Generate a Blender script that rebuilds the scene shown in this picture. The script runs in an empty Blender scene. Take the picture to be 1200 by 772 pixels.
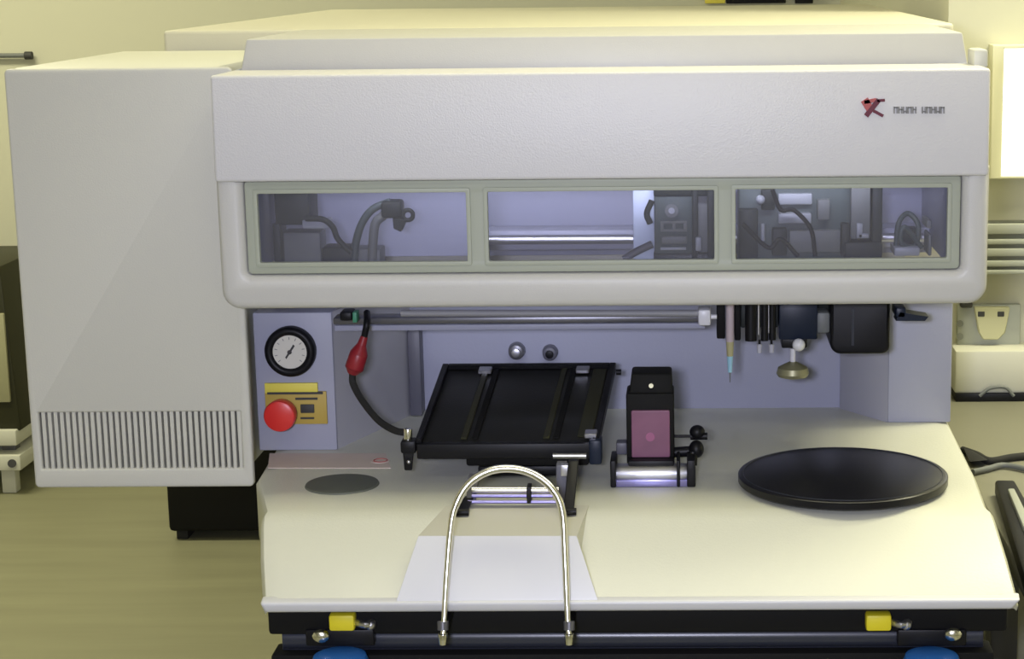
import bpy, bmesh, math, random
from mathutils import Vector, Matrix
R = math.radians
scene = bpy.context.scene
C = scene.collection
random.seed(4)

# ------------------------------------------------------------------ camera
F_PX, PX0, PY0 = 2200.0, 770.0, 386.0
CAM_Z = 1.47
YAW, PITCH, ROLL = R(1.0), R(11.0), R(-0.6)
cam_rot = (Matrix.Rotation(YAW, 3, 'Z') @ Matrix.Rotation(R(90) - PITCH, 3, 'X') @ Matrix.Rotation(ROLL, 3, 'Z'))
cd = bpy.data.cameras.new('camera')
cd.sensor_width = 36.0
cd.lens = F_PX / 1200 * 36.0
cd.shift_x = -(PX0 - 600) / 1200
cd.clip_start = 0.05
cam = bpy.data.objects.new('camera', cd)
C.objects.link(cam)
cam.matrix_world = Matrix.Translation((0, 0, CAM_Z)) @ cam_rot.to_4x4()
scene.camera = cam

# ------------------------------------------------------------------ world, lights, exposure
scene.view_settings.view_transform = 'Standard'
scene.view_settings.look = 'None'
scene.view_settings.gamma = 1
scene.view_settings.exposure = 0.0
w = bpy.data.worlds.new('world')
scene.world = w
w.use_nodes = True
w.node_tree.nodes['Background'].inputs[0].default_value = (1, 0.97, 0.85, 1)
w.node_tree.nodes['Background'].inputs[1].default_value = 0.4
scene.cycles.use_denoising = True
scene.cycles.max_bounces = 8
scene.cycles.transparent_max_bounces = 12


def area(name, loc, size, size_y, energy, col, target=None):
    l = bpy.data.lights.new(name, 'AREA')
    l.shape = 'RECTANGLE'
    l.size, l.size_y, l.energy, l.color = size, size_y, energy, col
    o = bpy.data.objects.new(name, l)
    C.objects.link(o)
    o.location = loc
    if target is not None:
        o.rotation_euler = (Vector(target) - Vector(loc)).to_track_quat('-Z', 'Y').to_euler()
    return o


WARM = (1.0, 0.95, 0.66)
area('ceiling_lamp', (0.35, 2.10, 2.78), 2.4, 0.35, 23, WARM)
area('ceiling_lamp', (-2.3, 4.1, 2.78), 1.2, 0.5, 60, WARM)
area('ceiling_lamp', (1.35, 2.78, 2.78), 1.0, 0.3, 46, WARM)
area('ceiling_lamp', (-0.3, -0.6, 2.78), 2.4, 0.5, 20, (1.0, 0.97, 0.88))
area('camera_flash', (-0.10, -0.03, 1.50), 0.12, 0.08, 29, (0.77, 0.785, 1.0), (-0.12, 2.2, 1.15))

# ------------------------------------------------------------------ helpers
def ray(px, py):
    return cam_rot @ Vector(((px - PX0) / F_PX, -(py - PY0) / F_PX, -1.0))


def W(px, py, Y):                     # real point on the upright plane y = Y
    d = ray(px, py)
    t = Y / d.y
    return Vector((d.x * t, Y, CAM_Z + d.z * t))


def G(px, py, z):                     # real point on the level plane at height z
    d = ray(px, py)
    t = (z - CAM_Z) / d.z
    return Vector((d.x * t, d.y * t, z))


def world_origin(o):
    v = Vector((0, 0, 0))
    while o is not None:
        v += o.location
        o = o.parent
    return v


def mat(name, col, rough=0.5, metal=0.0, bump=0.0, bscale=200, coat=0.0, var=0.0, vscale=6, spec=0.5, emit=None, stretch=None):
    m = bpy.data.materials.new(name)
    m.use_nodes = True
    nt = m.node_tree
    b = nt.nodes['Principled BSDF']
    b.inputs['Base Color'].default_value = (*col, 1)
    b.inputs['Roughness'].default_value = rough
    b.inputs['Metallic'].default_value = metal
    b.inputs['Coat Weight'].default_value = coat
    b.inputs['Specular IOR Level'].default_value = spec
    if emit:
        b.inputs['Emission Color'].default_value = (*emit[0], 1)
        b.inputs['Emission Strength'].default_value = emit[1]
    if bump or var:
        tc = nt.nodes.new('ShaderNodeTexCoord')
        mp = nt.nodes.new('ShaderNodeMapping')
        nt.links.new(tc.outputs['Object'], mp.inputs['Vector'])
        if stretch:
            mp.inputs['Scale'].default_value = stretch
    if bump:
        n = nt.nodes.new('ShaderNodeTexNoise')
        n.inputs['Scale'].default_value = bscale
        n.inputs['Detail'].default_value = 3
        bp = nt.nodes.new('ShaderNodeBump')
        bp.inputs['Strength'].default_value = bump
        bp.inputs['Distance'].default_value = 0.002
        nt.links.new(mp.outputs[0], n.inputs['Vector'])
        nt.links.new(n.outputs['Fac'], bp.inputs['Height'])
        nt.links.new(bp.outputs[0], b.inputs['Normal'])
    if var:
        n2 = nt.nodes.new('ShaderNodeTexNoise')
        n2.inputs['Scale'].default_value = vscale
        n2.inputs['Detail'].default_value = 4
        nt.links.new(mp.outputs[0], n2.inputs['Vector'])
        mx = nt.nodes.new('ShaderNodeMix')
        mx.data_type = 'RGBA'
        mx.inputs['A'].default_value = (*[c * (1 - var) for c in col], 1)
        mx.inputs['B'].default_value = (*[min(1, c * (1 + var)) for c in col], 1)
        nt.links.new(n2.outputs['Fac'], mx.inputs['Factor'])
        nt.links.new(mx.outputs['Result'], b.inputs['Base Color'])
    return m


M = dict(
    paint=mat('machine_paint', (0.53, 0.525, 0.50), 0.42, bump=0.12, bscale=600, var=0.02),
    cover=mat('cover_paint', (0.63, 0.625, 0.635), 0.40, bump=0.25, bscale=520, var=0.02),
    cabinet=mat('cabinet_paint', (0.58, 0.575, 0.52), 0.55, bump=0.1, bscale=500, var=0.02, vscale=3),
    slat=mat('slat_paint', (0.52, 0.51, 0.48), 0.5),
    frame=mat('window_frame_paint', (0.36, 0.385, 0.31), 0.5),
    deck=mat('deck_paint', (0.62, 0.625, 0.535), 0.40, bump=0.15, bscale=300, var=0.02),
    plate=mat('white_plate', (0.62, 0.625, 0.65), 0.35),
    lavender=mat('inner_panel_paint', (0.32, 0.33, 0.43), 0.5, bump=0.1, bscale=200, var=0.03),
    lavender2=mat('splayed_panel_paint', (0.48, 0.48, 0.54), 0.5),
    trimdark=mat('dark_channel', (0.10, 0.10, 0.13), 0.45),
    column=mat('column_paint', (0.37, 0.38, 0.48), 0.5, bump=0.1, bscale=200),
    black=mat('black_plastic', (0.006, 0.006, 0.008), 0.45, spec=0.25),
    ramp=mat('ramp_shaded_paint', (0.58, 0.57, 0.49), 0.45),  # tongue colour greyed to carry the shade of the work tray
    matte=mat('matte_black', (0.006, 0.006, 0.006), 0.7, spec=0.2),
    anod=mat('black_anodised', (0.012, 0.012, 0.010), 0.45, spec=0.35, bump=0.1, bscale=400, var=0.15, vscale=20),
    olive=mat('dark_olive_metal', (0.030, 0.030, 0.013), 0.5, spec=0.3),
    rubber=mat('rubber', (0.015, 0.015, 0.015), 0.8),
    gloss=mat('glossy_black', (0.005, 0.005, 0.008), 0.3, spec=0.35),
    charcoal=mat('charcoal_panel', (0.03, 0.034, 0.05), 0.3),
    chrome=mat('chrome', (0.80, 0.79, 0.75), 0.22, 1.0),
    steel=mat('steel', (0.60, 0.60, 0.66), 0.38, 1.0, bump=0.1, bscale=80),
    rod=mat('rail_grey', (0.16, 0.16, 0.18), 0.35, 0.6),
    silver=mat('silver_paint', (0.72, 0.72, 0.76), 0.35),
    yellow=mat('yellow_plastic', (0.72, 0.62, 0.02), 0.5),
    ochre=mat('ochre_plate', (0.50, 0.36, 0.07), 0.55),
    lime=mat('yellow_strip', (0.80, 0.70, 0.10), 0.55),
    red=mat('red_plastic', (0.72, 0.035, 0.03), 0.35),
    darkred=mat('dark_red_plastic', (0.28, 0.015, 0.025), 0.4),
    pink=mat('pink_filter', (0.21, 0.085, 0.15), 0.45, var=0.25, vscale=30),
    pinkd=mat('dark_pink_spot', (0.24, 0.03, 0.12), 0.5),
    dial=mat('dial_face', (0.70, 0.68, 0.60), 0.5),
    ink=mat('ink', (0.04, 0.04, 0.04), 0.6),
    inkgrey=mat('grey_ink', (0.27, 0.27, 0.27), 0.6),
    inkred=mat('red_ink', (0.42, 0.09, 0.09), 0.6),
    inkwine=mat('wine_ink', (0.12, 0.012, 0.03), 0.6),
    navy=mat('navy_block', (0.008, 0.014, 0.032), 0.4, spec=0.3),
    blue=mat('blue_enamel', (0.03, 0.16, 0.50), 0.35),
    violet=mat('violet_metal', (0.30, 0.28, 0.55), 0.3, 0.7),
    brass=mat('brass', (0.30, 0.29, 0.17), 0.4, 0.4),
    amber=mat('amber_plastic', (0.45, 0.42, 0.22), 0.4),
    cyan=mat('pale_blue_needle', (0.35, 0.62, 0.75), 0.35),
    tubepink=mat('pale_syringe', (0.50, 0.42, 0.44), 0.4),
    white=mat('white_plastic', (0.80, 0.80, 0.80), 0.35),
    greyflat=mat('grey_disc', (0.105, 0.115, 0.095), 0.6),
    modgreen=mat('module_grey_green', (0.06, 0.08, 0.08), 0.5),
    moddark=mat('module_dark', (0.018, 0.022, 0.022), 0.5, spec=0.3),
    modpale=mat('module_pale', (0.36, 0.38, 0.42), 0.4),
    modgrey=mat('module_grey', (0.15, 0.16, 0.16), 0.5),
    ice=mat('ice_blue_panel', (0.55, 0.62, 0.78), 0.4),
    wall=mat('wall_paint', (0.60, 0.595, 0.475), 0.8, bump=0.1, bscale=60, var=0.02, vscale=2),
    ceiling=mat('ceiling_paint', (0.75, 0.74, 0.66), 0.9),
    floor=mat('floor_vinyl', (0.25, 0.245, 0.155), 0.5, bump=0.05, bscale=20, var=0.2, vscale=3, stretch=(0.6, 5, 1)),
    house=mat('rear_housing_paint', (0.60, 0.58, 0.46), 0.5, bump=0.1, bscale=400),
    cream=mat('cream_case', (0.62, 0.62, 0.54), 0.5),
    bench=mat('bench_laminate', (0.24, 0.235, 0.18), 0.55, var=0.08, vscale=5),
    trunk=mat('trunking_plastic', (0.40, 0.42, 0.38), 0.5),
    groove=mat('trunking_groove', (0.20, 0.21, 0.19), 0.7),
    socket=mat('socket_plastic', (0.52, 0.51, 0.32), 0.5),
    label=mat('pale_pink_label', (0.66, 0.56, 0.50), 0.6, var=0.06, vscale=60),
    daylight=mat('daylight', (1, 1, 1), 0.6, emit=((1, 1, 0.97), 1.5)),
    winframe=mat('window_frame_cream', (0.75, 0.74, 0.55), 0.5),
    drawer=mat('olive_drawer', (0.34, 0.33, 0.20), 0.5),
)
# the lid's acrylic panes
g = bpy.data.materials.new('acrylic_pane')
g.use_nodes = True
nt = g.node_tree
nt.nodes.remove(nt.nodes['Principled BSDF'])
tr = nt.nodes.new('ShaderNodeBsdfTransparent'); tr.inputs[0].default_value = (0.90, 0.90, 0.94, 1)
gl = nt.nodes.new('ShaderNodeBsdfGlossy'); gl.inputs['Roughness'].default_value = 0.03
df = nt.nodes.new('ShaderNodeBsdfDiffuse'); df.inputs[0].default_value = (0.55, 0.55, 0.62, 1)
fr = nt.nodes.new('ShaderNodeFresnel'); fr.inputs[0].default_value = 1.45
m1 = nt.nodes.new('ShaderNodeMixShader'); m2 = nt.nodes.new('ShaderNodeMixShader')
m1.inputs[0].default_value = 0.07
nt.links.new(tr.outputs[0], m1.inputs[1]); nt.links.new(df.outputs[0], m1.inputs[2])
nt.links.new(fr.outputs[0], m2.inputs[0]); nt.links.new(m1.outputs[0], m2.inputs[1]); nt.links.new(gl.outputs[0], m2.inputs[2])
nt.links.new(m2.outputs[0], nt.nodes['Material Output'].inputs[0])
M['pane'] = g


class MB:
    def __init__(self):
        self.bm = bmesh.new()

    def _merge(self, b):
        me = bpy.data.meshes.new('t')
        b.to_mesh(me); b.free()
        self.bm.from_mesh(me)
        bpy.data.meshes.remove(me)
        return self

    def hexa(self, top, bottom, bevel=0.0, seg=2):
        """top, bottom: four matching corners each"""
        b = bmesh.new()
        t = [b.verts.new(v) for v in top]
        u = [b.verts.new(v) for v in bottom]
        n = len(t)
        b.faces.new(t); b.faces.new(list(reversed(u)))
        for i in range(n):
            b.faces.new((t[i], u[i], u[(i + 1) % n], t[(i + 1) % n]))
        bmesh.ops.recalc_face_normals(b, faces=b.faces)
        if bevel:
            bmesh.ops.bevel(b, geom=list(b.edges), offset=bevel, segments=seg, profile=0.5, affect='EDGES', clamp_overlap=True)
        return self._merge(b)

    def box(self, x0, x1, y0, y1, z0, z1, bevel=0.0, seg=2):
        return self.hexa([(x0, y0, z1), (x1, y0, z1), (x1, y1, z1), (x0, y1, z1)],
                         [(x0, y0, z0), (x1, y0, z0), (x1, y1, z0), (x0, y1, z0)], bevel, seg)

    def pbox(self, px0, py0, px1, py1, Y, depth, bevel=0.0, seg=2):
        """upright box whose front face lies on the plane y = Y"""
        a, b = W(px0, (py0 + py1) / 2, Y), W(px1, (py0 + py1) / 2, Y)
        t, u = W((px0 + px1) / 2, py0, Y), W((px0 + px1) / 2, py1, Y)
        return self.box(a.x, b.x, Y, Y + depth, u.z, t.z, bevel, seg)

    def cyl(self, p0, p1, r0, r1=None, seg=24, bevel=0.0):
        r1 = r0 if r1 is None else r1
        p0, p1 = Vector(p0), Vector(p1)
        d = p1 - p0
        b = bmesh.new()
        bmesh.ops.create_cone(b, cap_ends=True, segments=seg, radius1=r0, radius2=max(r1, 1e-5), depth=d.length)
        if bevel:
            es = [e for e in b.edges if abs(e.verts[0].co.z - e.verts[1].co.z) < 1e-7]
            bmesh.ops.bevel(b, geom=es, offset=bevel, segments=2, profile=0.5, affect='EDGES')
        q = Vector((0, 0, 1)).rotation_difference(d.normalized())
        b.transform(Matrix.Translation((p0 + p1) / 2) @ q.to_matrix().to_4x4())
        return self._merge(b)

    def ball(self, c, r, sc=(1, 1, 1)):
        b = bmesh.new()
        bmesh.ops.create_uvsphere(b, u_segments=20, v_segments=12, radius=r)
        b.transform(Matrix.Translation(c) @ Matrix.Diagonal((*sc, 1)))
        return self._merge(b)

    def torus(self, c, axis, Rr, r, seg=40, rs=10):
        b = bmesh.new()
        q = Vector((0, 0, 1)).rotation_difference(Vector(axis).normalized()).to_matrix()
        rings = []
        for i in range(seg):
            a = 2 * math.pi * i / seg
            row = []
            for j in range(rs):
                p = 2 * math.pi * j / rs
                v = Vector(((Rr + r * math.cos(p)) * math.cos(a), (Rr + r * math.cos(p)) * math.sin(a), r * math.sin(p)))
                row.append(b.verts.new(Vector(c) + q @ v))
            rings.append(row)
        for i in range(seg):
            for j in range(rs):
                b.faces.new((rings[i][j], rings[(i + 1) % seg][j], rings[(i + 1) % seg][(j + 1) % rs], rings[i][(j + 1) % rs]))
        bmesh.ops.recalc_face_normals(b, faces=b.faces)
        return self._merge(b)

    def lathe(self, c, prof, seg=48):
        """prof: (radius, height) pairs, axis z"""
        b = bmesh.new()
        rows = []
        for r, h in prof:
            rows.append([b.verts.new((c[0] + r * math.cos(2 * math.pi * i / seg), c[1] + r * math.sin(2 * math.pi * i / seg), c[2] + h)) for i in range(seg)])
        for k in range(len(rows) - 1):
            for i in range(seg):
                b.faces.new((rows[k][i], rows[k][(i + 1) % seg], rows[k + 1][(i + 1) % seg], rows[k + 1][i]))
        b.faces.new(rows[0]); b.faces.new(rows[-1])
        bmesh.ops.recalc_face_normals(b, faces=b.faces)
        return self._merge(b)

    def tube(self, pts, r, seg=12, smooth=6):
        pts = [Vector(p) for p in pts]
        if smooth > 1 and len(pts) > 2:
            P = [pts[0] * 2 - pts[1]] + pts + [pts[-1] * 2 - pts[-2]]
            out = []
            for i in range(1, len(P) - 2):
                a, b_, c_, d = P[i - 1], P[i], P[i + 1], P[i + 2]
                for k in range(smooth):
                    t = k / smooth
                    out.append(0.5 * ((2 * b_) + (c_ - a) * t + (2 * a - 5 * b_ + 4 * c_ - d) * t * t + (3 * b_ - a - 3 * c_ + d) * t ** 3))
            out.append(pts[-1])
            pts = out
        b = bmesh.new()
        rings = []
        n = None
        for i, p in enumerate(pts):
            d = (pts[min(i + 1, len(pts) - 1)] - pts[max(i - 1, 0)]).normalized()
            if n is None:
                n = d.orthogonal().normalized()
            else:
                n = (n - d * n.dot(d)).normalized()
            m = d.cross(n)
            rr = r[i * (len(r) - 1) // (len(pts) - 1)] if isinstance(r, (list, tuple)) else r
            rings.append([b.verts.new(p + (n * math.cos(2 * math.pi * j / seg) + m * math.sin(2 * math.pi * j / seg)) * rr) for j in range(seg)])
        for i in range(len(rings) - 1):
            for j in range(seg):
                b.faces.new((rings[i][j], rings[i][(j + 1) % seg], rings[i + 1][(j + 1) % seg], rings[i + 1][j]))
        b.faces.new(rings[0]); b.faces.new(rings[-1])
        bmesh.ops.recalc_face_normals(b, faces=b.faces)
        return self._merge(b)

    def plate(self, outer, holes, y0, y1, bevel=0.0):
        """flat plate in the x-z plane with holes, from y0 to y1; outlines are (x, z) lists"""
        cu = bpy.data.curves.new('t', 'CURVE')
        cu.dimensions = '2D'
        cu.fill_mode = 'BOTH'
        for o in [outer] + holes:
            s = cu.splines.new('POLY')
            s.points.add(len(o) - 1)
            for i, (x, z) in enumerate(o):
                s.points[i].co = (x, z, 0, 1)
            s.use_cyclic_u = True
        cu.extrude = (y1 - y0) / 2 - bevel
        cu.bevel_depth = bevel
        cu.bevel_resolution = 2
        cu.offset = -bevel
        ob = bpy.data.objects.new('t', cu)
        C.objects.link(ob)
        dg = bpy.context.evaluated_depsgraph_get()
        me = bpy.data.meshes.new_from_object(ob.evaluated_get(dg))
        b = bmesh.new(); b.from_mesh(me)
        bmesh.ops.remove_doubles(b, verts=b.verts, dist=1e-6)
        b.transform(Matrix.Translation((0, (y0 + y1) / 2, 0)) @ Matrix.Rotation(R(90), 4, 'X'))
        bmesh.ops.recalc_face_normals(b, faces=b.faces)
        bpy.data.objects.remove(ob); bpy.data.curves.remove(cu); bpy.data.meshes.remove(me)
        return self._merge(b)

    def build(self, name, material, parent=None, smooth=True):
        off = world_origin(parent)
        if parent is None:
            off = Vector((0, 0, 0))
        self.bm.transform(Matrix.Translation(-off))
        me = bpy.data.meshes.new(name)
        self.bm.to_mesh(me); self.bm.free()
        me.materials.append(material if not isinstance(material, str) else M[material])
        if smooth:
            me.polygons.foreach_set('use_smooth', [True] * len(me.polygons))
            me.set_sharp_from_angle(angle=R(38))
        o = bpy.data.objects.new(name, me)
        C.objects.link(o)
        if parent is not None:
            o.parent = parent
        return o


def rrect(x0, x1, z0, z1, r=(0, 0, 0, 0), n=6):
    """rounded rectangle outline; r = radii at (x0,z0),(x1,z0),(x1,z1),(x0,z1)"""
    if not isinstance(r, tuple):
        r = (r,) * 4
    out = []
    for (cx, cz, a0, rr) in ((x0, z0, 180, r[0]), (x1, z0, 270, r[1]), (x1, z1, 0, r[2]), (x0, z1, 90, r[3])):
        sx = 1 if cx == x0 else -1
        sz = 1 if cz == z0 else -1
        if rr <= 0:
            out.append((cx, cz)); continue
        for k in range(n + 1):
            a = R(a0 + 90 * k / n)
            out.append((cx + sx * rr + rr * math.cos(a), cz + sz * rr + rr * math.sin(a)))
    return out


def prect(px0, py0, px1, py1, Y, r=0):
    a, b = W(px0, (py0 + py1) / 2, Y).x, W(px1, (py0 + py1) / 2, Y).x
    t, u = W((px0 + px1) / 2, py0, Y).z, W((px0 + px1) / 2, py1, Y).z
    return rrect(a, b, u, t, r)


def thing(name, label, cat, loc, group=None):
    o = bpy.data.objects.new(name, None)
    C.objects.link(o)
    o.empty_display_size = 0.05
    o.location = loc
    o['label'] = label; o['category'] = cat
    if group: o['group'] = group
    return o


def tag(o, label, cat, group=None):
    o['label'] = label; o['category'] = cat
    if group: o['group'] = group
    return o


def struct(o, label=None):
    o['kind'] = 'structure'
    if label: o['label'] = label
    return o


# ------------------------------------------------------------------ the room
WB, WJ = 5.7, 3.34                      # far wall, and the nearer wall on the right
XL, XR, YN, ZC = -3.4, 2.6, -2.2, 2.85
xj = W(1110, 100, WJ).x
struct(MB().box(XL - .1, XR + .1, YN - .1, WB + .1, -0.1, 0).build('floor', 'floor'), 'olive grey vinyl floor')
struct(MB().box(XL - .1, XR + .1, YN - .1, WB + .1, ZC, ZC + .1).build('ceiling', 'ceiling'), 'white ceiling')
struct(MB().box(XL, xj, WB, WB + .1, 0, ZC).build('wall_back', 'wall'), 'cream yellow back wall')
struct(MB().box(xj, XR, WJ, WJ + .1, 0, ZC).build('wall_alcove', 'wall'), 'cream wall behind the bench')
struct(MB().box(xj, xj + .1, WJ + .1, WB + .1, 0, ZC).build('wall_return', 'wall'), 'short wall return')
struct(MB().box(XL - .1, XL, YN, WB + .1, 0, ZC).build('wall_left', 'wall'), 'cream left wall')
struct(MB().box(XR, XR + .1, YN, WJ + .1, 0, ZC).build('wall_right', 'wall'), 'cream right wall')
struct(MB().box(XL, XR, YN - .1, YN, 0, ZC).build('wall_front', 'wall'), 'cream wall behind the camera')
# bright window on the right
wn = bpy.data.objects.new('window_1', None); C.objects.link(wn); wn.location = W(1260, 205, WJ - .02)
wn['kind'] = 'structure'; wn['label'] = 'bright daylight window behind the machine on the right'
a, b = W(1172, 130, WJ - .02), W(1420, 130, WJ - .02)
zt, zb = W(1185, 56, WJ - .02).z, W(1185, 204, WJ - .02).z
MB().plate([(a.x - .02, zb - .005), (b.x + .02, zb - .005), (b.x + .02, zt + .006), (a.x - .02, zt + .006)],
           [[(a.x, zb), (b.x, zb), (b.x, zt), (a.x, zt)]], WJ - .05, WJ - .001, .002).build('window_frame', 'winframe', wn)
MB().box(a.x, b.x, WJ - .02, WJ - .012, zb, zt).build('window_pane', 'daylight', wn)

# ------------------------------------------------------------------ machine stand (black)
YS = 2.00
s0, s1 = W(316, 745, YS), W(1166, 745, YS)
stand = thing('machine_stand', 'black steel stand carrying the white bench machine', 'stand', ((s0.x + s1.x) / 2, 2.3, 0))
ZD = 0.85
z_lip = W(700, 717, 1.955).z
zb0, zb1 = W(700, 739, YS).z, W(700, 766, YS).z
MB().box(s0.x + .001, s1.x + .012, YS - .01, 2.62, zb0, z_lip - .001, .004).build('top_beam', 'matte', stand)
zm = (zb0 + zb1) / 2; hm = (zb0 - zb1) / 2
MB().box(s0.x + .01, s1.x - .01, YS + .016, YS + .03, zb1, zb0, .001).cyl((s0.x + .012, YS + .022, zm), (s1.x - .012, YS + .022, zm), hm, seg=40).build('front_bar', 'charcoal', stand)
MB().box(s0.x, s1.x, YS, YS + .04, zb1 - .05, zb1, .003).build('lower_beam', 'matte', stand)
MB().box(s0.x + .01, s1.x - .01, YS + .05, 2.60, 0.12, zb1, .003).build('cabinet_body', 'matte', stand)
for x in (s0.x + .03, s1.x - .03):
    for y in (YS + .03, 2.57):
        MB().box(x - .02, x + .02, y - .02, y + .02, 0.02, zb1 - .05, .003).cyl((x, y, 0), (x, y, .02), .03).build('leg', 'black', stand)
for px in (400, 1030):                                        # yellow latches under the deck lip
    MB().pbox(px - 15, 721, px + 15, 740, YS - .028, .018, .003).build('yellow_latch', 'yellow', stand)
for px in (428, 1056):
    MB().tube([W(px - 10, 729, YS - .02), W(px, 732, YS - .03), W(px + 9, 729, YS - .02)], .0042, smooth=4).ball(W(px + 6, 732, YS - .025), .006).build('latch_pin', 'steel', stand)
for px, bx, py in ((398, 376, 745), (1092, 1117, 743)):       # blue levelling mounts with bright bolts
    c = W(px, 767, YS - .03)
    MB().cyl((c.x, c.y, c.z - .09), (c.x, c.y, c.z + .002), .032, bevel=.010).build('levelling_mount', 'blue', stand)
    MB().pbox(px - 40, 738, px + 40, 757, YS - .014, .014, .002).build('mount_bracket', 'black', stand)
    MB().ball(W(bx, py, YS - .02), .010, (1, .6, .8)).build('bolt', 'chrome', stand)

# ------------------------------------------------------------------ the machine
mc = W(720, 500, 2.3)
mach = thing('dispensing_machine', 'large white bench machine with three-pane window hood and black turntable deck', 'machine', (mc.x, 2.3, z_lip))

# deck: level table, sloping apron, rounded lip
YB = 2.62
dl = [W(305, 703, 1.955), G(307, 600, ZD), G(300, 560, ZD), Vector((W(303, 500, 2.37).x, YB, ZD))]
dr = [W(1196, 703, 1.955), G(1166, 600, ZD), G(1131, 533, ZD), Vector((G(1118, 500, ZD).x, YB, ZD))]
zf = (dl[0].z + dr[0].z) / 2
yf = (dl[1].y + dr[1].y) / 2
bm = bmesh.new()
prof_top = []
rows = []
sec = [(1.972, z_lip - .0, 0), (1.953, z_lip + .003, 0), (1.949, zf - .004, 0), (1.955, zf + .002, 0)]
def lx(t): return dl[0].x + (dl[1].x - dl[0].x) * t
def rx(t): return dr[0].x + (dr[1].x - dr[0].x) * t
for (y, z, t) in sec:
    rows.append([(lx(t), y, z), (rx(t), y, z)])
for t in (0.5, 0.9, 1.0, 1.12):
    if t < 1: rows.append([(lx(t), 1.955 + (yf - 1.955) * t, zf + .002 + (ZD - zf - .002) * t), (rx(t), 1.955 + (yf - 1.955) * t, zf + .002 + (ZD - zf - .002) * t)])
rows.append([(dl[1].x, yf + .004, ZD - .0008), (dr[1].x, yf + .004, ZD - .0008)])
rows.append([(dl[1].x, yf + .02, ZD), (dr[1].x - .004, yf + .02, ZD)])
rows.append([(dl[2].x, dl[2].y, ZD), (dr[2].x, dl[2].y, ZD)])
rows.append([(dl[3].x, YB, ZD), (dr[3].x, YB, ZD)])
vt = []
CR = .018                                             # corner rounding at both ends
for i, (l, r_) in enumerate(rows):
    y, z = l[1], l[2]
    ins = {0: .006, 1: .002, 2: .001, 3: .001}.get(i, 0.0)
    ins2 = {0: 0, 1: 0, 2: 0, 3: 0}.get(i, 0)
    x0, x1 = l[0] + ins, r_[0] - ins
    yy = y
    xs = [x0, x0 + .004, x0 + .02] + [x0 + .02 + (x1 - x0 - .04) * k / 8 for k in range(1, 8)] + [x1 - .02, x1 - .004, x1]
    row = []
    for k, x in enumerate(xs):
        e = min(k, len(xs) - 1 - k)
        dz = {0: -.008, 1: -.0025}.get(e, 0)
        dy = ({0: .014, 1: .006}.get(e, 0)) if i <= 3 else 0
        row.append(bm.verts.new((x, yy + dy, z + (dz if i > 0 else 0))))
    vt.append(row)
for i in range(len(vt) - 1):
    for k in range(len(vt[0]) - 1):
        bm.faces.new((vt[i][k], vt[i][k + 1], vt[i + 1][k + 1], vt[i + 1][k]))
# sides and underside
bot = []
for row in vt:
    bot.append([bm.verts.new((row[0].co.x, row[0].co.y, z_lip)), bm.verts.new((row[-1].co.x, row[-1].co.y, z_lip))])
for i in range(len(vt) - 1):
    bm.faces.new((vt[i][0], vt[i + 1][0], bot[i + 1][0], bot[i][0]))
    bm.faces.new((vt[i + 1][-1], vt[i][-1], bot[i][1], bot[i + 1][1]))
    bm.faces.new((bot[i][0], bot[i + 1][0], bot[i + 1][1], bot[i][1]))
bm.faces.new(vt[-1] + [bot[-1][1], bot[-1][0]])
bmesh.ops.recalc_face_normals(bm, faces=bm.faces)
mb = MB(); mb.bm = bm
mb.build('deck', 'deck', mach)

# pale rounded lip along the front edge
ztl, zbl = W(750, 705, 1.944).z, W(750, 718, 1.944).z
MB().hexa([(dl[0].x + .001, 1.944, ztl), (dr[0].x - .001, 1.944, ztl), (dr[0].x + .001, 1.966, ztl + .002), (dl[0].x - .001, 1.966, ztl + .002)],
          [(dl[0].x + .006, 1.948, zbl), (dr[0].x - .010, 1.948, zbl), (dr[0].x - .008, 1.966, zbl), (dl[0].x + .003, 1.966, zbl)], .004, 3).build('front_lip', 'plate', mach)

# centre ramp: level tongue, then a white plate down to the lip
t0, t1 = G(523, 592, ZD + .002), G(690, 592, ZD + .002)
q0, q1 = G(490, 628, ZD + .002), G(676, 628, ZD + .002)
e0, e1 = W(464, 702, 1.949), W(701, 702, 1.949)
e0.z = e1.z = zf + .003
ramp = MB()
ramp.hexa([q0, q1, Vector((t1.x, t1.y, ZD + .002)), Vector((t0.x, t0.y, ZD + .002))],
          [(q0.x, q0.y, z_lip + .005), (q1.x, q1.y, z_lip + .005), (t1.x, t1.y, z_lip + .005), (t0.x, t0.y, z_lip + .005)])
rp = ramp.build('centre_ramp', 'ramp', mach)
MB().hexa([e0, e1, q1 + Vector((0, 0, .001)), q0 + Vector((0, 0, .001))],
          [(e0.x, e0.y, z_lip + .004), (e1.x, e1.y, z_lip + .004), (q1.x, q1.y, z_lip + .004), (q0.x, q0.y, z_lip + .004)], .0008, 1).build('ramp_plate', 'plate', rp)

# left part of the deck: round grey inset, stickers
c = G(401, 568, ZD)
rr = (G(443, 568, ZD) - G(359, 568, ZD)).length / 2
MB().lathe((c.x, c.y, ZD), [(rr + .001, 0), (rr, .002), (rr - .003, .0026), (.001, .0024)]).build('deck_inset', 'greyflat', mach)
p = [G(314, 549, ZD), G(458, 549, ZD), G(452, 532, ZD), G(316, 532, ZD)]
MB().hexa([(v.x, v.y, ZD + .0012) for v in p], [(v.x, v.y, ZD + .0002) for v in p]).build('warning_label', 'label', mach)['label'] = 'pale pink label strip'
c2 = G(446, 541, ZD)
st = MB().lathe((c2.x, c2.y, ZD + .0012), [(.012, 0), (.012, .0006), (.001, .0006)], 28).build('round_sticker', 'label', mach)
MB().torus((c2.x, c2.y, ZD + .0018), (0, 0, 1), .0085, .0009, 28, 6).build('sticker_ring', 'inkred', st)

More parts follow.
